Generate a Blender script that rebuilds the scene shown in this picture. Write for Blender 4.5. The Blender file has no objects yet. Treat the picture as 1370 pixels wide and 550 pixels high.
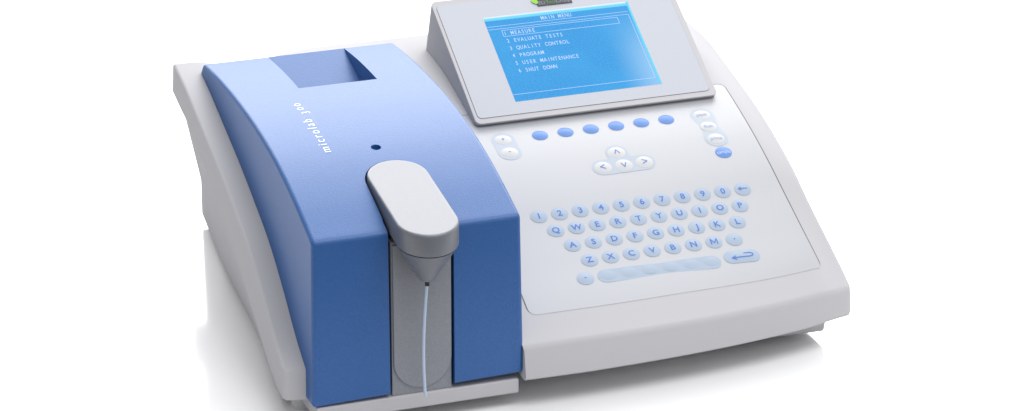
# Units: 1 Blender unit = 1 cm (scene scale_length 0.01)
import bpy, bmesh, math
from mathutils import Vector, Matrix
S = bpy.context.scene
COL = S.collection
S.unit_settings.system = 'METRIC'
S.unit_settings.scale_length = 0.01

# ------------------------------------------------------------------ camera
cd = bpy.data.cameras.new("camera"); cam = bpy.data.objects.new("camera", cd); COL.objects.link(cam)
S.camera = cam
cd.sensor_fit = 'HORIZONTAL'; cd.sensor_width = 36.0
cd.lens = 4561.2 * 36.0 / 1370.0
cd.shift_x = 0.0; cd.shift_y = -13.41 / 1370.0
cd.clip_start = 1.0; cd.clip_end = 20000.0
R_ = (0.942496, -0.334215, 0.001111); U_ = (0.124105, 0.353062, 0.927332); F_ = (0.31032, 0.873869, -0.374238)
cam.matrix_world = Matrix(((R_[0], U_[0], -F_[0], -56.241), (R_[1], U_[1], -F_[1], -197.391), (R_[2], U_[2], -F_[2], 100.0215), (0, 0, 0, 1)))

# ------------------------------------------------------------------ studio light
W = bpy.data.worlds.new("World"); S.world = W; W.use_nodes = True
wn = W.node_tree.nodes; wl = W.node_tree.links
wn.clear()
wo = wn.new('ShaderNodeOutputWorld'); bg = wn.new('ShaderNodeBackground')
tc = wn.new('ShaderNodeTexCoord'); sx = wn.new('ShaderNodeSeparateXYZ')
wl.new(tc.outputs['Generated'], sx.inputs[0])
def wmath(op, a, b, c=None):
    n = wn.new('ShaderNodeMath'); n.operation = op
    for i, v in enumerate([a, b] + ([c] if c is not None else [])):
        if isinstance(v, (int, float)): n.inputs[i].default_value = v
        else: wl.new(v, n.inputs[i])
    return n.outputs[0]
WORLD_BASE, WORLD_BACK, WORLD_TOP, WORLD_RIGHT = 0.98, 0.08, -0.04, 0.40
s = wmath('MULTIPLY_ADD', sx.outputs[1], WORLD_BACK, WORLD_BASE)
s = wmath('MULTIPLY_ADD', sx.outputs[2], WORLD_TOP, s)
s = wmath('MULTIPLY_ADD', sx.outputs[0], WORLD_RIGHT, s)
s = wmath('MAXIMUM', s, 0.12)
lowr = wn.new('ShaderNodeMapRange'); lowr.inputs['From Min'].default_value = -0.12; lowr.inputs['From Max'].default_value = 0.02; lowr.inputs['To Min'].default_value = 0.25
wl.new(sx.outputs[2], lowr.inputs['Value']); s = wmath('MULTIPLY', s, lowr.outputs[0])
bg.inputs[0].default_value = (0.985, 0.99, 1.0, 1)
wl.new(s, bg.inputs[1]); wl.new(bg.outputs[0], wo.inputs[0])

def area(name, loc, target, size, energy, col=(1, 1, 1)):
    l = bpy.data.lights.new(name, 'AREA'); l.shape = 'RECTANGLE'; l.size, l.size_y = size
    l.energy = energy; l.color = col
    o = bpy.data.objects.new(name, l); COL.objects.link(o); o.location = loc
    o.rotation_euler = (Vector(target) - Vector(loc)).to_track_quat('-Z', 'Y').to_euler()
    return o
area("softbox_back", (75, 205, 128), (18, 15, 8), (260, 150), 700000)
area("softbox_overhead", (60, 110, 190), (18, 15, 8), (200, 120), 150000)
area("softbox_top", (45, -75, 200), (18, 5, 5), (150, 110), 260000)
S.view_settings.view_transform = 'Standard'; S.view_settings.look = 'None'
S.view_settings.exposure = 0.0; S.view_settings.gamma = 1.0
S.render.engine = 'CYCLES'

# ------------------------------------------------------------------ materials
def mat(name, col, rough=0.5, metal=0.0, ior=1.45, grain=0.0, gscale=14.0, speck=0.0, emit=None, coat=0.0, spec=0.5):
    m = bpy.data.materials.new(name); m.use_nodes = True
    n = m.node_tree.nodes; l = m.node_tree.links; b = n['Principled BSDF']
    b.inputs['Base Color'].default_value = (*col, 1); b.inputs['Roughness'].default_value = rough
    b.inputs['Metallic'].default_value = metal; b.inputs['IOR'].default_value = ior
    b.inputs['Coat Weight'].default_value = coat; b.inputs['Specular IOR Level'].default_value = spec
    t = n.new('ShaderNodeTexCoord')
    if grain or speck:
        nz = n.new('ShaderNodeTexNoise'); nz.inputs['Scale'].default_value = gscale; nz.inputs['Detail'].default_value = 3
        l.new(t.outputs['Object'], nz.inputs['Vector'])
        if grain:
            bp = n.new('ShaderNodeBump'); bp.inputs['Strength'].default_value = grain; bp.inputs['Distance'].default_value = 0.02
            l.new(nz.outputs['Fac'], bp.inputs['Height']); l.new(bp.outputs[0], b.inputs['Normal'])
        if speck:
            mr = n.new('ShaderNodeMapRange'); mr.inputs['From Min'].default_value = 0.3; mr.inputs['From Max'].default_value = 0.7
            mr.inputs['To Min'].default_value = 1 - speck; mr.inputs['To Max'].default_value = 1 + speck
            l.new(nz.outputs['Fac'], mr.inputs['Value'])
            mx = n.new('ShaderNodeVectorMath'); mx.operation = 'SCALE'; mx.inputs[0].default_value = col
            l.new(mr.outputs[0], mx.inputs['Scale']); l.new(mx.outputs[0], b.inputs['Base Color'])
    if emit:
        b.inputs['Emission Color'].default_value = (*emit[:3], 1); b.inputs['Emission Strength'].default_value = emit[3]
    return m
def srgb(r, g, b):
    f = lambda c: ((c / 255 + 0.055) / 1.055) ** 2.4 if c > 10 else c / 255 / 12.92
    return (f(r), f(g), f(b))

M_white = mat("white_plastic", (0.418, 0.415, 0.432), 0.75, grain=0.12, gscale=16, spec=0.0)
M_base = mat("white_base_plastic", (0.41, 0.405, 0.425), 0.75, spec=0.0, grain=0.12, gscale=16)
M_blue = mat("blue_grained_plastic", (0.004, 0.072, 0.255), 0.47, ior=1.57, grain=0.7, gscale=8.5, speck=0.11)
M_grey = mat("grey_arm_plastic", (0.125, 0.132, 0.155), 0.42, spec=0.9, grain=0.25, gscale=10, speck=0.05)
M_plate = mat("grey_plate_plastic", (0.19, 0.20, 0.225), 0.5, grain=0.5, gscale=10, speck=0.1)
M_label = mat("keypad_film", (0.355, 0.363, 0.388), 0.40, spec=0.8, grain=0.05, gscale=20)
M_seam = mat("seam_shadow_gap", (0.12, 0.12, 0.13), 0.7)
M_face = mat("display_faceplate_film", (0.365, 0.38, 0.425), 0.45, grain=0.05, gscale=20)
M_dark = mat("black_plastic", (0.012, 0.012, 0.014), 0.5)
M_hole = mat("deep_blue_well", (0.01, 0.04, 0.16), 0.5)
M_ink = mat("blue_key_ink", srgb(58, 100, 172), 0.5)
M_softink = mat("faded_key_ink", srgb(112, 140, 190), 0.5)
M_paleink = mat("pale_blue_ink", srgb(165, 188, 230), 0.5)
M_whiteink = mat("white_ink", (0.95, 0.96, 0.98), 0.5, emit=None)
M_key = mat("pale_blue_key", (.265, .325, .415), 0.5, spec=0.5)
M_space = mat("space_bar_blue", (.27, .325, .41), 0.5)
M_wkey = mat("white_key", (0.42, 0.42, 0.43), 0.4)
M_bkey = mat("blue_key", srgb(78, 118, 180), 0.45)
M_pad = mat("key_group_tint", (.32, .36, .42), 0.45)
M_tube = mat("clear_tube", srgb(163, 178, 199), 0.25)
M_badge = mat("badge_plate", (0.018, 0.018, 0.024), 0.35)
M_green = mat("leaf_green", srgb(120, 178, 40), 0.5)
M_green2 = mat("badge_green_ink", srgb(70, 120, 50), 0.5)
M_bink = mat("badge_grey_ink", srgb(120, 126, 135), 0.5)
M_foot = mat("pale_rubber", (0.5, 0.5, 0.5), 0.6)
M_lcdink = mat("screen_text_light", (0.03, 0.03, 0.05), 0.5, emit=(*srgb(176, 206, 248), 1.0))

# ------------------------------------------------------------------ helpers
def link(name, me, m, parent=None, smooth=True, angle=35):
    o = bpy.data.objects.new(name, me); COL.objects.link(o)
    ms = m if isinstance(m, (list, tuple)) else [m]
    for x in ms: me.materials.append(x)
    if parent: o.parent = parent
    if smooth:
        bm = bmesh.new(); bm.from_mesh(me)
        for f in bm.faces: f.smooth = True
        for e in bm.edges: e.smooth = e.calc_face_angle(0) < math.radians(angle)
        bm.to_mesh(me); bm.free()
    return o
def fin(name, bm, m, parent=None, bevel=0.0, seg=4, angle=35, smooth=True):
    bmesh.ops.remove_doubles(bm, verts=bm.verts, dist=1e-5)
    bmesh.ops.recalc_face_normals(bm, faces=bm.faces)
    me = bpy.data.meshes.new(name); bm.to_mesh(me); bm.free()
    o = link(name, me, m, parent, smooth, angle)
    if bevel:
        bv = o.modifiers.new("b", 'BEVEL'); bv.width = bevel; bv.segments = seg; bv.limit_method = 'ANGLE'
        bv.angle_limit = math.radians(angle)
        bake(o); resmooth(o, 50)
        wnm = o.modifiers.new("w", 'WEIGHTED_NORMAL'); wnm.keep_sharp = True
    return o
def bake(o):
    dg = bpy.context.evaluated_depsgraph_get(); dg.update()
    me = bpy.data.meshes.new_from_object(o.evaluated_get(dg)); old = o.data
    o.modifiers.clear(); o.data = me
    bpy.data.meshes.remove(old)
def resmooth(o, angle):
    bm = bmesh.new(); bm.from_mesh(o.data)
    for f in bm.faces: f.smooth = True
    for e in bm.edges: e.smooth = e.calc_face_angle(0) < math.radians(angle)
    bm.to_mesh(o.data); bm.free()
def cut(o, cutters):
    for c in cutters:
        b = o.modifiers.new("c", 'BOOLEAN'); b.operation = 'DIFFERENCE'; b.solver = 'EXACT'; b.object = c
    bake(o)
    for c in cutters:
        me = c.data; bpy.data.objects.remove(c); bpy.data.meshes.remove(me)
def prism(bm, pts, axis, a, b):
    """extrude a closed 2-D outline along an axis; pts are the two other coordinates in order"""
    def P(p, t):
        return {0: (t, p[0], p[1]), 1: (p[0], t, p[1]), 2: (p[0], p[1], t)}[axis]
    v0 = [bm.verts.new(P(p, a)) for p in pts]; v1 = [bm.verts.new(P(p, b)) for p in pts]
    bm.faces.new(v0); bm.faces.new(v1[::-1])
    n = len(pts)
    for i in range(n): bm.faces.new((v0[i], v0[(i + 1) % n], v1[(i + 1) % n], v1[i]))
def box(bm, x0, x1, y0, y1, z0, z1): prism(bm, [(x0, y0), (x1, y0), (x1, y1), (x0, y1)], 2, z0, z1)
def loft(bm, rings, cap=True):
    vs = [[bm.verts.new(p) for p in r] for r in rings]; n = len(vs[0])
    for a, b in zip(vs, vs[1:]):
        for i in range(n): bm.faces.new((a[i], a[(i + 1) % n], b[(i + 1) % n], b[i]))
    if cap: bm.faces.new(vs[0][::-1]); bm.faces.new(vs[-1])
def stadium(cx, y0, y1, r, n=24):
    p = [(cx + r * math.cos(math.pi * (1 + i / n)), y0 + r * math.sin(math.pi * (1 + i / n))) for i in range(n + 1)]
    p += [(cx + r * math.cos(math.pi * i / n), y1 + r * math.sin(math.pi * i / n)) for i in range(n + 1)]
    return p
def pchip(X, Y):
    h = [X[i + 1] - X[i] for i in range(len(X) - 1)]; d = [(Y[i + 1] - Y[i]) / h[i] for i in range(len(h))]
    m = [d[0]] + [(d[i - 1] * h[i] + d[i] * h[i - 1]) / (h[i] + h[i - 1]) for i in range(1, len(h))] + [d[-1]]
    def f(x):
        i = 0
        while i < len(h) - 1 and x > X[i + 1]: i += 1
        t = (x - X[i]) / h[i]
        return Y[i] * (1 + 2 * t) * (1 - t) ** 2 + h[i] * m[i] * t * (1 - t) ** 2 + Y[i + 1] * t * t * (3 - 2 * t) + h[i] * m[i + 1] * t * t * (t - 1)
    return f
def sst(t): t = max(0, min(1, t)); return t * t * (3 - 2 * t)
def text_bm(txt, size=1.0, sx=1.0, align='CENTER', subdiv=0, mono=None, bold=0.0, space=1.0):
    """flat letters as a bmesh in the XY plane, vertically centred on the capital height"""
    out = bmesh.new()
    items = [(txt, 0.0)] if mono is None else [(ch, i * mono) for i, ch in enumerate(txt) if ch != ' ']
    for s_, off in items:
        cu = bpy.data.curves.new("t", 'FONT'); cu.body = s_; cu.size = size; cu.resolution_u = 3; cu.offset = bold; cu.space_character = space
        cu.align_x = 'CENTER' if mono is not None else align
        o = bpy.data.objects.new("t", cu); COL.objects.link(o)
        dg = bpy.context.evaluated_depsgraph_get(); dg.update()
        me = bpy.data.meshes.new_from_object(o.evaluated_get(dg))
        me.transform(Matrix.Translation((off, 0, 0)) @ Matrix.Diagonal((sx, 1, 1, 1)))
        out.from_mesh(me); bpy.data.meshes.remove(me); bpy.data.objects.remove(o); bpy.data.curves.remove(cu)
    for v in out.verts: v.co.y -= 0.35 * size; v.co.z = 0
    bmesh.ops.remove_doubles(out, verts=out.verts, dist=1e-5)
    bmesh.ops.triangulate(out, faces=out.faces)
    if subdiv: bmesh.ops.subdivide_edges(out, edges=out.edges, cuts=subdiv, use_grid_fill=True)
    return out
def add_bm(dst, src, fn, mi=0):
    mp = {}
    for v in src.verts: mp[v] = dst.verts.new(fn(v.co))
    for f in src.faces:
        try: g = dst.faces.new([mp[v] for v in f.verts]); g.material_index = mi; g.smooth = True
        except ValueError: pass
    src.free()

# ------------------------------------------------------------------ surfaces of the machine
zprof = pchip([2, 4, 6.6, 9.3, 11.5, 14.3, 17.5, 21.5, 25.5, 28, 32, 36, 40.5],
              [4.4, 5.9, 7.5, 9.1, 10.4, 11.75, 12.9, 14.0, 14.9, 15.2, 15.35, 15.4, 15.4])
zlow = pchip([2, 4, 7, 10, 14, 18, 22, 24, 26.5, 28, 30, 34, 38, 40.5], [2.04, 2.6, 4.2, 5.98, 8.16, 10.04, 11.96, 12.82, 13.4, 13.72, 14.2, 14.2, 14.2, 14.2])
zleft = pchip([2, 4, 7, 10, 14, 18, 22, 24, 26.5, 28, 30, 32, 34, 36, 38, 40.5], [4.3, 5.5, 7.78, 9.75, 11.54, 13.04, 14.32, 14.96, 15.72, 16.08, 16.5, 16.5, 16.5, 16.5, 16.5, 16.5])
zright = pchip([2, 4, 7, 10, 14, 18, 22, 26, 28, 30, 32, 34, 36, 38, 40.5], [4.3, 5.6, 7.66, 9.64, 11.35, 12.6, 13.5, 14.35, 14.8, 15.15, 15.4, 15.4, 15.4, 15.4, 15.4])
def yfront(x): return -.3 + 2.2 * (abs(x - 19.1) / 20.9) ** 2.5
def deck(x, y):
    a = yfront(x)
    yy = y if y >= 18 else y + (2 - a) * (1 - (y - a) / (18 - a)) ** 2
    z = zprof(max(2, yy))
    if x < 16: z += 0.6 * sst((y - 14) / 12) * sst((33 - y) / 5) * sst((16 - x) / 4)
    if x < 3: k = sst((3 - x) / 3); z = z * (1 - k) + zleft(max(2, yy)) * k
    if x > 37.3: k = sst((x - 37.3) / 1.7); z = z * (1 - k) + zright(max(2, yy)) * k
    return z
def xleft(y): return -1.6
def yrear(x): return 29.9 + 3.2 * sst((x - 1) / 9)
def xright(y): return (39.9 - 0.65 * sst((y - 2) / 8)) - (2.0 * ((y - 26.5) / 14) if y > 26.5 else 0)
zblue = pchip([0, 4, 8.1, 14, 19, 24, 27.7], [14.0, 15.35, 16.4, 17.2, 17.4, 17.3, 17.0])

# ------------------------------------------------------------------ table
bm = bmesh.new()
v = [bm.verts.new(p) for p in ((-3000, -17, 0), (3000, -17, 0), (3000, 6000, 0), (-3000, 6000, 0))]; bm.faces.new(v)
M_table = mat("glossy_white_acrylic", (0.85, 0.85, 0.853), 0.10, ior=2.0)
table = fin("table_surface", bm, M_table, smooth=False)
table['kind'] = 'structure'

# ------------------------------------------------------------------ the analyser
root = bpy.data.objects.new("laboratory_analyser", None); COL.objects.link(root)
root['label'] = "white and blue benchtop analyser with lit menu screen, keypad and sampling arm on glossy table"
root['category'] = "laboratory analyser"

# white shell
bm = bmesh.new()
RT, RB, RC = .30, .20, .45                      # top and bottom edge radius, plan corner radius
E_ = [RC * (1 - math.cos(k * math.pi / 20)) for k in range(0, 11)]
us = [-1.6 + e for e in E_] + [-1.6 + RC + (41.5 - 2 * RC) * i / 90 for i in range(1, 90)] + [39.9 - e for e in E_[::-1]]
cols = sorted([x for x in us if min(abs(x - .35), abs(x - 14.53)) > .2] + [.30, .40, 14.49, 14.57])
ds = E_ + [RC + (38 - RC) * (i / 70) ** 1.1 for i in range(1, 70)]
def shell_xy(u, d):
    x = u; ins = RC - math.sqrt(max(0, RC * RC - (RC - d) ** 2)) if d < RC else 0
    for _ in range(4):
        y0 = yfront(x) + (1.6 if 0.35 < u < 14.53 else 0)
        y = y0 + (yrear(x) - y0) * d / 40
        xl, xr = xleft(y) + ins, xright(y) - ins
        x = xl + (xr - xl) * (u + 1.6) / 41.5
    return x, y, min(u + 1.6, 39.9 - u, d, 40 - d)
def rnd(d, r): return r - math.sqrt(r * r - (r - d) ** 2) if d < r else 0
top = []; bot = []
for d in ds + [40 - e for e in E_[::-1]]:
    rt, rb = [], []
    for u in cols:
        x, y, q = shell_xy(u, d)
        rt.append(bm.verts.new((x, y, deck(x, y) - rnd(q, .22 if u < 0 else RT))))
        yy = y if y >= 18 else y + (2 - yfront(u)) * (1 - (y - yfront(u)) / (18 - yfront(u))) ** 2
        dy = -0.45 * math.exp(-d / 1.2) * (1 - abs(u - 19.1) / 22)
        dx = (0.1 if u > 39.0 else -0.1 if u < -1.0 else 0)
        rb.append(bm.verts.new((x + dx, y + dy, zlow(max(2, yy)) + rnd(q, .2 + .25 * sst((u - 36) / 3)))))
    top.append(rt); bot.append(rb)
nc = len(cols); NY = len(top) - 1
for i in range(NY):
    for j in range(nc - 1):
        bm.faces.new((top[i][j], top[i][j + 1], top[i + 1][j + 1], top[i + 1][j]))
        bm.faces.new((bot[i][j], bot[i + 1][j], bot[i + 1][j + 1], bot[i][j + 1]))
    bm.faces.new((top[i][0], top[i + 1][0], bot[i + 1][0], bot[i][0]))
    bm.faces.new((top[i][-1], bot[i][-1], bot[i + 1][-1], top[i + 1][-1]))
for j in range(nc - 1):
    bm.faces.new((top[0][j], bot[0][j], bot[0][j + 1], top[0][j + 1]))
    bm.faces.new((top[-1][j], top[-1][j + 1], bot[-1][j + 1], bot[-1][j]))
shell = fin("shell", bm, M_white, root, angle=40)
shell['label'] = "white curved upper shell with a swept front edge"

# base under the shell
bm = bmesh.new()
xbl = pchip([2, 4.9, 16.1, 28.4, 39], [-1.1, -1.0, .45, 1.3, 2.4])
xtl = pchip([2, 20, 30], [-1.42, -1.42, -1.42])
rings = []
for y in [3.1, 5.5, 8, 11, 14, 18, 22, 26, 29.3]:
    yl = max(y, 4.8) if y < 5 else y
    zt = zlow(max(y, 2.2)) + .5; a = xbl(yl); b = 38.5 - (0 if y < 6 else .6 * (xbl(y) + 1))
    rings.append([(xtl(yl), yl, zlow(yl) + .5), (a, yl, .6), (b, y, .6), (b + .25, y, zt)])
loft(bm, rings)
base = fin("base", bm, M_base, root, bevel=0.2, seg=3, angle=40)
base['label'] = "white lower casing"
bm = bmesh.new()
loft(bm, [[(xbl(y) + .02, y, 9.0), (xbl(y) + .02, y, .62), (36.2, y, .62), (36.2, y, 9.0)] for y in (27, 30, 33, 36, 39)])
fin("rear_casing", bm, M_base, root, bevel=0.15, seg=3)
bm = bmesh.new(); box(bm, 1.5, 37.0, 30.5, 40.2, 8.8, 12.1)
fin("rear_ledge", bm, M_white, root, bevel=0.2, seg=3)
bm = bmesh.new(); box(bm, .1, 14.38, -.02, 6, .98, 2.04)
plinth = fin("front_plinth", bm, M_base, root, bevel=0.12, seg=3)
for (x, y) in ((.45, 4.9), (36.5, 6.5), (4.5, 36), (34, 36)):
    bm = bmesh.new(); r = .75
    loft(bm, [[(x + q * math.cos(k * math.pi / 16), y + q * math.sin(k * math.pi / 16), z) for k in range(32)] for q, z in ((r * .9, 0.0), (r, .12), (r, .95))])
    fin("foot", bm, M_foot, root)

# ------------------------------------------------------------------ blue sampler cover
bm = bmesh.new()
pts = [(-.10, 2.38), (0, 14.0)] + [(y, zblue(y)) for y in [0.6 * i for i in range(1, 46)]] + [(27.7, 17.0), (28.7, 15.8), (28.9, 9.5), (3.0, 2.38)]
prism(bm, pts, 0, 0.0, 14.5)
for v in bm.verts:
    v.co.x += (14 - v.co.z) * (.018 if v.co.x > 10 else -.018)      # the sides splay a little toward the bottom
    if v.co.z < 2.4 and v.co.y < 4: v.co.z += .08 if v.co.x > 10 else -.28
cover = fin("sampler_cover", bm, M_blue, root, bevel=0.3, seg=4, angle=30)
cover['label'] = "grained blue arched sampler cover"
cs = []
def cutter(fn):
    b_ = bmesh.new(); fn(b_); bmesh.ops.recalc_face_normals(b_, faces=b_.faces)
    me = bpy.data.meshes.new("cut"); b_.to_mesh(me); b_.free(); me.materials.append(M_blue)
    o = bpy.data.objects.new("cut", me); COL.objects.link(o); cs.append(o); return o
SX0, SX1, AX = 5.22, 9.76, 7.49
cutter(lambda b: box(b, SX0, SX1, -1, 1.3, 0, 20))
cutter(lambda b: prism(b, stadium(AX, 0.9, 4.85, 2.22), 2, 12.2, 20))
# paper recess: wedge deepest at its front lip
cutter(lambda b: prism(b, [(19.45, 14.6), (27.6, 17.03), (27.9, 18.5), (19.45, 18.5)], 0, 4.85, 10.62))
cutter(lambda b: loft(b, [[(7.2 + .35 * math.cos(k * math.pi / 16), 8.84 + .35 * math.sin(k * math.pi / 16), z) for k in range(32)] for z in (15.6, 18)]))
cut(cover, cs); resmooth(cover, 30)
wnm = cover.modifiers.new("w", 'WEIGHTED_NORMAL'); wnm.keep_sharp = True
bm = bmesh.new()
loft(bm, [[(7.2 + .345 * math.cos(k * math.pi / 16), 8.84 + .345 * math.sin(k * math.pi / 16), z) for k in range(32)] for z in (15.59, 15.9)])
fin("indicator_well", bm, M_hole, cover)
# lettering on the cover
bm = bmesh.new()
for s_, sz, y0, xb in (("microlab", .98, 8.92, 4.10), ("3", .86, 14.72, 4.34), ("o", .98, 15.42, 4.10), ("o", .98, 16.14, 4.10)):
    add_bm(bm, text_bm(s_, sz, .92, 'LEFT', 1, bold=-.010, space=1.42), lambda c: Vector((xb - c.y - .35 * sz, y0 + c.x * 1.1, zblue(y0 + c.x * 1.1) + .012)))
fin("lettering", bm, M_whiteink, cover)

# grey backing plate in the slot, with raised round-ended tongue
bm = bmesh.new(); box(bm, SX0 + .2, SX1 - .14, .16, 1.25, 2.02, 13.2)
plate = fin("backing_plate", bm, M_plate, root, bevel=0.05, seg=2)
bm = bmesh.new(); n = 40; r = 2.03; cx = 7.56
pts = [(cx - r, 13.0)] + [(cx + r * math.cos(math.pi * (1 + i / n)), 4.5 + r * math.sin(math.pi * (1 + i / n))) for i in range(n + 1)] + [(cx + r, 13.0)]
prism(bm, pts, 1, 0.02, .3)
fin("tongue", bm, M_plate, plate, bevel=0.06, seg=3, angle=50)
bm = bmesh.new(); box(bm, SX0 + .01, SX1 - .01, 1.0, 1.28, 2.45, 13.6)
fin("slot_lining", bm, M_dark, plate)

# sampling arm
def armz(y): return 14.85 + 0.14 * (y + 3.4)
bm = bmesh.new(); AY0, AY1, AR = -1.3, 4.8, 2.1
rings = []
for r, dz in ((AR - .02, None), (AR, -9), (AR, -.20), (AR, -.15), (AR - .02, -.075), (AR - .065, -.02), (AR - .13, 0.0), (AR - .20, 0.0)):
    st = stadium(AX, AY0, AY1, r)
    if dz is None: rings.append([(x, y, armz(y) - 1.55 - .0 * y) for x, y in st])
    elif dz == -9: rings.append([(x, y, armz(y) - 1.50) for x, y in st])
    else: rings.append([(x, y, armz(y) + dz) for x, y in st])
loft(bm, rings)
arm = fin("sampling_arm", bm, M_grey, root, angle=50)
arm['label'] = "grey round-ended sampling arm reaching over the front of the blue cover"
bm = bmesh.new()
loft(bm, [[(x, y, armz(y) - 1.68) for x, y in stadium(AX, AY0, AY1, AR - .10)], [(x, y, armz(y) - 1.5) for x, y in stadium(AX, AY0, AY1, AR - .10)]])
fin("joint_gap", bm, M_dark, arm)
bm = bmesh.new(); rings = []
for k in range(9):
    t = k / 8; r = (AR - .06) * (1 - t) + .52 * t; y1 = 2.6 * (1 - t) + AY0 * t
    rings.append([(x, y, (armz(y) - 1.64) * (1 - t) + 10.92 * t) for x, y in stadium(AX, AY0 + .06 * t, y1 + .1 * t, r)])
rings.append([(x, y, 10.84) for x, y in stadium(AX, AY0 + .06, AY0 + .1, .44)])
loft(bm, rings)
nozzle = fin("nozzle", bm, M_grey, arm, angle=40)
bm = bmesh.new()
def ring(cx, cy, z, r, n=20): return [(cx + r * math.cos(2 * math.pi * k / n), cy + r * math.sin(2 * math.pi * k / n), z) for k in range(n)]
loft(bm, [ring(AX, AY0 + .05, 10.9, .15), ring(AX, AY0 + .05, 10.42, .15)])
fin("ferrule", bm, M_dark, arm)
bm = bmesh.new()
path = pchip([2.15, 4.5, 6.5, 8.5, 10.5], [7.30, 7.20, 7.21, 7.31, 7.47])
loft(bm, [ring(path(z), AY0 + .05, z, .108, 16) for z in [10.5 - 8.1 * k / 24 for k in range(25)]])
tube = fin("sample_tube", bm, M_tube, root, angle=60)
tube['label'] = "thin pale blue sample tube hanging from the nozzle"

# ------------------------------------------------------------------ keypad film on the deck
def xl_lab(y): return 15.85
xr_lab = pchip([1.5, 3.2, 6.5, 10, 14, 20], [38.28, 38.12, 37.82, 37.60, 37.44, 37.38])
def label_mesh(grow, off, nx=110, ny=140):
    bm = bmesh.new(); g = []
    rc = .5 + grow
    for i in range(ny + 1):
        t = .5 - .5 * math.cos(math.pi * i / ny); row = []
        for j in range(nx + 1):
            s_ = j / nx
            # blend rows between the curved front edge and the straight back edge
            x = xl_lab(0) - grow + (xr_lab(10) + 2 * grow - xl_lab(0)) * s_
            yf_ = yfront(x) + 2.18 - .45 * sst((x - 25) / 14) + grow * .3; yb = 19.95 + grow
            y = yf_ + (yb - yf_) * t
            xr = xr_lab(max(1.5, min(20, y))) + grow; xa = xl_lab(y) - grow
            # rounded corners
            d0 = y - yf_; d1 = yb - y; ins = 0
            for d in (d0, d1):
                if d < rc: ins = max(ins, rc - math.sqrt(max(0, rc * rc - (rc - d) ** 2)))
            x = (xa + ins) + (xr - xa - 2 * ins) * s_
            row.append(bm.verts.new((x, y, deck(x, y) + off)))
        g.append(row)
    for i in range(ny):
        for j in range(nx): bm.faces.new((g[i][j], g[i][j + 1], g[i + 1][j + 1], g[i + 1][j]))
    return bm
film = fin("keypad_film", label_mesh(0, .022), M_label, root)
film['label'] = "pale grey keypad overlay film on the sloping deck"
fin("film_seam", label_mesh(.085, .012), M_seam, film)

def drape(x, y, h): return Vector((x, y, deck(x, y) + h))
def pad(name, outline, m, parent, h=.030):
    """flat tinted patch following the deck; outline is a convex-ish closed list round its centroid"""
    bm = bmesh.new(); cx = sum(p[0] for p in outline) / len(outline); cy = sum(p[1] for p in outline) / len(outline)
    K = 8; g = []
    for k in range(1, K + 1): g.append([bm.verts.new(drape(cx + (x - cx) * k / K, cy + (y - cy) * k / K, h)) for x, y in outline])
    c = bm.verts.new(drape(cx, cy, h)); n = len(outline)
    for i in range(n): bm.faces.new((c, g[0][i], g[0][(i + 1) % n]))
    for k in range(K - 1):
        for i in range(n): bm.faces.new((g[k][i], g[k + 1][i], g[k + 1][(i + 1) % n], g[k][(i + 1) % n]))
    return fin(name, bm, m, parent)
def oval(cx, cy, rx, ry, n=28): return [(cx + rx * math.cos(2 * math.pi * k / n), cy + ry * math.sin(2 * math.pi * k / n)) for k in range(n)]
def capsule(x0, y0, x1, y1, rx, ry, n=20):
    a = math.atan2((y1 - y0) / ry, (x1 - x0) / rx); out = []
    for k in range(n + 1): th = a - math.pi / 2 + math.pi * k / n; out.append((x1 + rx * math.cos(th), y1 + ry * math.sin(th)))
    for k in range(n + 1): th = a + math.pi / 2 + math.pi * k / n; out.append((x0 + rx * math.cos(th), y0 + ry * math.sin(th)))
    return out
def dome_h(q, H, h0): return h0 + H * (1 - q * q) ** 1.25 if q < 1 else h0
def key(x, y, rx, ry, m, txt=None, size=.62, H=.07, sx=1.0, ink=None, label=None, half=0.0, glyph=None):
    """a domed membrane key with its printed character; half > 0 stretches it into a capsule"""
    bm = bmesh.new(); K = 9; n = 36; h0 = .046; H = H * (.75 if m is M_wkey else .85)
    def pos(q, th):
        c, s_ = math.cos(th), math.sin(th)
        return x + (half if c > 0 else -half) * (q if True else 1) * (1 if abs(c) > 1e-6 else 0) + q * rx * c, y + q * ry * s_
    def HH(q): return dome_h(q, H, h0)
    c0 = bm.verts.new(drape(x, y, HH(0))); g = []
    for k in range(1, K + 1):
        q = math.sin(k / K * math.pi / 2); g.append([bm.verts.new(drape(*pos(q, 2 * math.pi * (i + .5) / n), HH(q))) for i in range(n)])
    for i in range(n): bm.faces.new((c0, g[0][i], g[0][(i + 1) % n]))
    for k in range(K - 1):
        for i in range(n): bm.faces.new((g[k][i], g[k + 1][i], g[k + 1][(i + 1) % n], g[k][(i + 1) % n]))
    bmesh.ops.recalc_face_normals(bm, faces=bm.faces)
    if txt or glyph:
        src = glyph() if glyph else text_bm(txt, size, sx, 'CENTER', 2, bold=.012 if size > .5 else 0)
        if not glyph:
            mn = min(v.co.x for v in src.verts); mx = max(v.co.x for v in src.verts)
            for v in src.verts: v.co.x -= (mn + mx) / 2
        def fn(c):
            q = min(1, math.hypot(max(0, abs(c.x) - half) / rx, c.y / ry))
            if half: q = max(q, abs(c.x) / (half + rx))
            return drape(x + c.x, y + c.y, HH(q) + .012)
        add_bm(bm, src, fn, 1)
    me = bpy.data.meshes.new("key"); bm.to_mesh(me); bm.free()
    o = link("key", me, [m, ink or M_ink], root, smooth=True, angle=60)
    if m is M_wkey: o['label'] = 'white domed key'
    if m is M_bkey: o['label'] = 'solid blue domed key'
    if label: o['label'] = label
    return o
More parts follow.
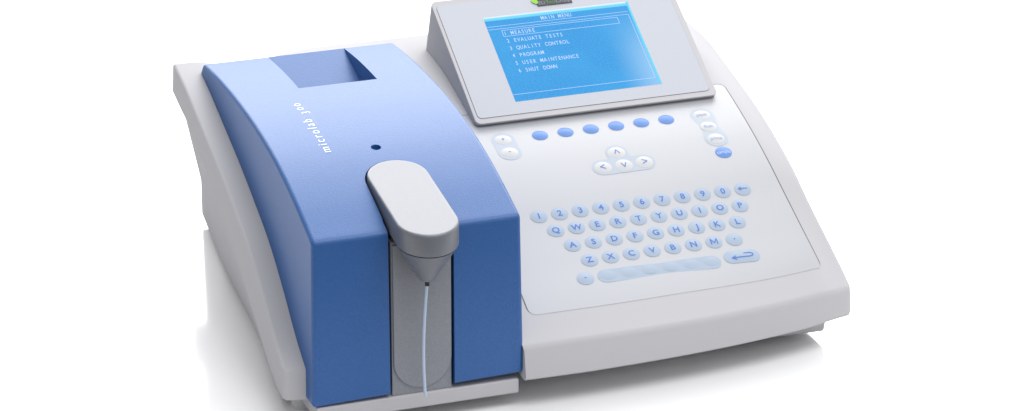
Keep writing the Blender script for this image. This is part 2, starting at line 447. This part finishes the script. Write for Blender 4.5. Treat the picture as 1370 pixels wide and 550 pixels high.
def strokes(segs, w):
    """thin strokes as a bmesh, each a quad"""
    b = bmesh.new()
    for (x0, y0, x1, y1) in segs:
        L = math.hypot(x1 - x0, y1 - y0); nx_, ny_ = -(y1 - y0) / L * w / 2, (x1 - x0) / L * w / 2
        K = max(1, int(L / .12)); pr_ = None
        for k in range(K + 1):
            px, py = x0 + (x1 - x0) * k / K, y0 + (y1 - y0) * k / K
            cur = (b.verts.new((px + nx_, py + ny_, 0)), b.verts.new((px - nx_, py - ny_, 0)))
            if pr_: b.faces.new((pr_[0], pr_[1], cur[1], cur[0]))
            pr_ = cur
    return b
KRX, KRY = .62, .50
rows = [("1234567890<", 19.22, 1.550, 9.50, .0084), ("QWERTYUIOP", 20.01, 1.554, 8.22, .0093),
        ("ASDFGHJKL", 20.77, 1.5625, 6.88, .016), ("ZXCVBNM.", 21.53, 1.564, 5.52, .019)]
back = lambda: strokes([(.36, 0, -.30, 0), (-.34, 0, -.12, .12), (-.34, 0, -.12, -.12)], .075)
for chars, x0, dx, y0, sl in rows:
    for i, ch in enumerate(chars):
        x = x0 + dx * i; y = y0 + sl * (x - x0)
        if ch == '<': key(x, y, KRX, KRY, M_key, glyph=back)
        elif ch == '.': key(x, y, KRX, KRY, M_key, glyph=lambda: strokes([(-.05, -.02, .05, -.02)], .10))
        elif ch == 'M': key(x, y, KRX, KRY, M_key, glyph=lambda: strokes([(-.23, -.22, -.23, .22), (-.23, .22, 0, -.14), (0, -.14, .23, .22), (.23, .22, .23, -.22)], .085))
        else: key(x, y, KRX, KRY, M_key, ch, .62, sx=1.15)
key(20.69, 4.10, KRX, KRY, M_key, glyph=lambda: strokes([(-.07, 0, .07, 0)], .08))
space = pad("space_bar", capsule(22.25, 4.08, 30.15, 4.12, .66, .52), M_space, root, .040)
space['label'] = "long pale blue space bar with six domes"
for i in range(6):
    o = key(22.35 + 1.555 * i, 4.17 + .008 * i, .58, .40, M_space, H=.035); o.name = "dome"; o.parent = space
ent = lambda: strokes([(.62, .20, .80, .16), (.80, .16, .88, .06), (.88, .06, .80, -.05), (.80, -.05, .55, -.10), (.55, -.10, -.72, -.12), (.62, .20, .20, .20),
                       (-.78, -.12, -.45, .02), (-.78, -.12, -.45, -.26)], .085)
o = key(32.47, 4.33, .62, .50, M_key, glyph=ent, half=.74); o['label'] = "wide enter key with a return arrow"
for i in range(6): key(21.91 + 1.946 * i, 16.71, .60, .50, M_bkey, H=.11, label="blank blue function key" if i == 0 else None)
grp = pad("key_backing", capsule(34.43, 16.71, 34.53, 14.16, .86, .72), M_pad, root, .040)
for (x, y, t, m, ink) in ((34.43, 16.71, "paper", M_wkey, M_softink), (34.43, 15.42, "flush", M_wkey, M_softink), (34.51, 14.16, "prime", M_wkey, M_softink), (34.55, 12.83, "sample", M_bkey, M_paleink)):
    key(x, y, .62, .50, m, t, .42, sx=.92, ink=ink)
pad("key_backing", capsule(19.11, 16.73, 19.14, 15.36, .86, .74), M_pad, root, .040)
key(19.11, 16.73, .62, .50, M_wkey, glyph=lambda: strokes([(-.11, 0, .11, 0), (0, -.12, 0, .12)], .06))
key(19.14, 15.36, .62, .50, M_wkey, glyph=lambda: strokes([(-.09, 0, .09, 0)], .06))
arr = [(26.77, 14.05), (25.29, 12.85), (26.87, 12.82), (28.44, 12.87)]
pad("key_backing", capsule(25.29, 12.85, 28.44, 12.87, .82, .68), M_pad, root, .040)
pad("key_backing", capsule(26.77, 14.05, 26.87, 12.85, .82, .70), M_pad, root, .043)
cw = .24
for (x, y), a in zip(arr, (math.pi / 2, math.pi, -math.pi / 2, 0)):
    tip = (math.cos(a) * cw * .9, math.sin(a) * cw * .9)
    def gl(a=a, tip=tip):
        b1 = (tip[0] - .42 * math.cos(a - .45), tip[1] - .42 * math.sin(a - .45)); b2 = (tip[0] - .42 * math.cos(a + .45), tip[1] - .42 * math.sin(a + .45))
        return strokes([(*b1, *tip), (*tip, *b2)], .075)
    key(x, y, .64, .52, M_wkey, glyph=gl)

# ------------------------------------------------------------------ display housing
TA = .513; ct, st_ = math.cos(TA), math.sin(TA)
def pan(u, v, w=0.0): return Vector((u, 18.5 + v * ct - w * st_, 13.75 + v * st_ + w * ct))
bm = bmesh.new()
prof = [(18.35, 13.33), (pan(0, -.43).y, pan(0, -.43).z), (pan(0, 11.6).y, pan(0, 11.6).z), (30.35, 14.7), (30.2, 12.5), (19.6, 12.5), (19.4, 13.2)]
prism(bm, prof, 0, 17.60, 36.28)
for v in bm.verts:   # slight draft of the sides toward the back
    if v.co.y > 30: v.co.x += .05 if v.co.x < 25 else -.05
bmesh.ops.recalc_face_normals(bm, faces=bm.faces)
ce = [e for e in bm.edges if abs(e.verts[0].co.x - e.verts[1].co.x) < .1 and (all(v.co.y < 18.5 and v.co.z < 14 for v in e.verts) or all(v.co.y > 28 and v.co.z > 14 for v in e.verts))]
bmesh.ops.bevel(bm, geom=ce, offset=.42, segments=5, affect='EDGES', profile=.5)
housing = fin("display_housing", bm, M_white, root, bevel=0.13, seg=3, angle=30)
housing['label'] = "white wedge-shaped display housing"
def rrect(u0, u1, v0, v1, r, n=8):
    out = []
    for cx, cy, a0 in ((u1 - r, v0 + r, -90), (u1 - r, v1 - r, 0), (u0 + r, v1 - r, 90), (u0 + r, v0 + r, 180)):
        for k in range(n + 1): a = math.radians(a0 + 90 * k / n); out.append((cx + r * math.cos(a), cy + r * math.sin(a)))
    return out
def flat(name, outline, w0, w1, m, parent, bevel=0):
    bm = bmesh.new()
    a = [bm.verts.new(pan(u, v, w0)) for u, v in outline]; b = [bm.verts.new(pan(u, v, w1)) for u, v in outline]
    bm.faces.new(b); n = len(outline); bm.faces.new(a[::-1])
    for i in range(n): bm.faces.new((a[i], a[(i + 1) % n], b[(i + 1) % n], b[i]))
    return fin(name, bm, m, parent, angle=30)
flat("faceplate_gap", rrect(17.86, 35.84, .03, 11.09, .36), -.05, .006, M_seam, housing)
flat("faceplate", rrect(17.90, 35.82, .07, 11.08, .33), -.04, .03, M_face, housing)

# lit screen
M_lcd = bpy.data.materials.new("lit_blue_screen"); M_lcd.use_nodes = True
n = M_lcd.node_tree.nodes; l = M_lcd.node_tree.links; n.clear()
out = n.new('ShaderNodeOutputMaterial'); pb = n.new('ShaderNodeBsdfPrincipled'); l.new(pb.outputs[0], out.inputs[0])
pb.inputs['Base Color'].default_value = (.0, .01, .03, 1); pb.inputs['Roughness'].default_value = .6; pb.inputs['Specular IOR Level'].default_value = .2
pb.inputs['Emission Strength'].default_value = 0.90
uvn = n.new('ShaderNodeUVMap'); sp = n.new('ShaderNodeSeparateXYZ'); l.new(uvn.outputs[0], sp.inputs[0])
def ramp(src, a, b):
    r = n.new('ShaderNodeMapRange'); r.interpolation_type = 'SMOOTHSTEP'; r.inputs['From Min'].default_value = a; r.inputs['From Max'].default_value = b; l.new(src, r.inputs['Value']); return r.outputs[0]
def mixc(f, a, b):
    m = n.new('ShaderNodeMix'); m.data_type = 'RGBA'
    l.new(f, m.inputs['Factor'])
    for k, c in (('A', a), ('B', b)):
        s_ = [i for i in m.inputs if i.name == k and i.type == 'RGBA'][0]
        if isinstance(c, tuple): s_.default_value = (*c, 1)
        else: l.new(c, s_)
    return [o for o in m.outputs if o.type == 'RGBA'][0]
nz = n.new('ShaderNodeTexNoise'); nz.inputs['Scale'].default_value = 90; l.new(uvn.outputs[0], nz.inputs['Vector'])
nz2 = n.new('ShaderNodeTexNoise'); nz2.inputs['Scale'].default_value = 2.2; l.new(uvn.outputs[0], nz2.inputs['Vector'])
c_ = mixc(ramp(nz2.outputs['Fac'], .35, .65), srgb(30, 152, 226), srgb(44, 163, 233))
c_ = mixc(ramp(nz.outputs['Fac'], .35, .75), c_, srgb(64, 172, 238))
mu = n.new('ShaderNodeMath'); mu.operation = 'MULTIPLY'   # backlight bleed toward the right edge and lower right corner
l.new(ramp(sp.outputs[0], .72, 1.02), mu.inputs[0]); l.new(ramp(sp.outputs[1], 1.0, .2), mu.inputs[1])
c_ = mixc(mu.outputs[0], c_, srgb(150, 205, 248))
c_ = mixc(ramp(sp.outputs[1], .945, .962), c_, srgb(118, 226, 255))
c_ = mixc(ramp(sp.outputs[1], .978, .992), c_, srgb(240, 252, 255))
c_ = mixc(ramp(sp.outputs[0], .981, .990), c_, srgb(104, 224, 255))
l.new(c_, pb.inputs['Emission Color'])
LU0, LU1, LV0, LV1 = 21.06, 32.43, 1.20, 9.44
screen = flat("screen", [(LU0, LV0), (LU1, LV0), (LU1, LV1), (LU0, LV1)], .01, .036, M_lcd, housing)
screen['label'] = "lit blue screen showing a menu"
uvl = screen.data.uv_layers.new(name="UVMap")
for lp in screen.data.loops:
    co = screen.data.vertices[lp.vertex_index].co
    v_ = ((co.y - 18.5) * ct + (co.z - 13.75) * st_)
    uvl.data[lp.index].uv = ((co.x - LU0) / (LU1 - LU0), (v_ - LV0) / (LV1 - LV0))
bm = bmesh.new()
def ptxt(dst, s_, u, vc, size, sx, pitch=None, align='LEFT', mi=0, w=.044):
    add_bm(dst, text_bm(s_, size, sx, align, 0, mono=None if pitch is None else pitch / 1.0), lambda c: pan(u + c.x, vc + c.y, w), mi)
def mono(dst, s_, u, vc, pitch=.277):
    for i, ch in enumerate(s_):
        if ch != ' ': add_bm(dst, text_bm(ch, .50, .70, 'CENTER', 0, bold=.007), lambda c, i=i: pan(u + pitch * (i + .5) + c.x, vc + c.y, .044))
mono(bm, "MAIN MENU", 25.35, 8.80, .270)
for k, s_ in enumerate(("MEASURE", "EVALUATE TESTS", "QUALITY CONTROL", "PROGRAM", "USER MAINTENANCE", "SHUT DOWN")):
    vc = 7.72 - .735 * k
    mono(bm, str(k + 1), 22.12, vc); mono(bm, s_, 22.66, vc)
lw = .04
add_bm(bm, strokes([(LU0 + .05, 8.47, 32.12, 8.47), (LU0 + .05, 8.20, 32.08, 8.20), (32.08, 8.20, 32.10, 1.86), (LU0 + .02, 1.86, 32.10, 1.86),
                    (22.08, 8.02, 31.15, 8.02), (31.15, 8.02, 31.15, 7.42), (31.15, 7.42, 22.08, 7.42), (22.08, 7.42, 22.08, 8.02)], lw), lambda c: pan(c.x, c.y, .044))
fin("menu_text", bm, M_lcdink, screen.parent)

# badge above the screen
badge = flat("badge", [(25.52, 9.93), (28.22, 9.93), (28.22, 10.75), (25.40, 10.75)], .02, .09, M_badge, housing)
badge['label'] = "small black maker's badge with green leaf"
bm = bmesh.new()
for s_, u, mi in (("ELI", 25.62, 0), ("Tech", 26.18, 1), ("Group", 26.98, 0)):
    ptxt(bm, s_, u, 10.22, .46, .92, mi=mi, w=.10)
outl = [(25.10, 10.52), (25.22, 10.28), (25.42, 10.14), (25.60, 10.20), (25.62, 10.42), (25.52, 10.62), (25.30, 10.70)]
vs = [bm.verts.new(pan(u, v, .104)) for u, v in outl]; f = bm.faces.new(vs); f.material_index = 2
fin("badge_lettering", bm, [M_bink, M_green2, M_green], housing, smooth=False)
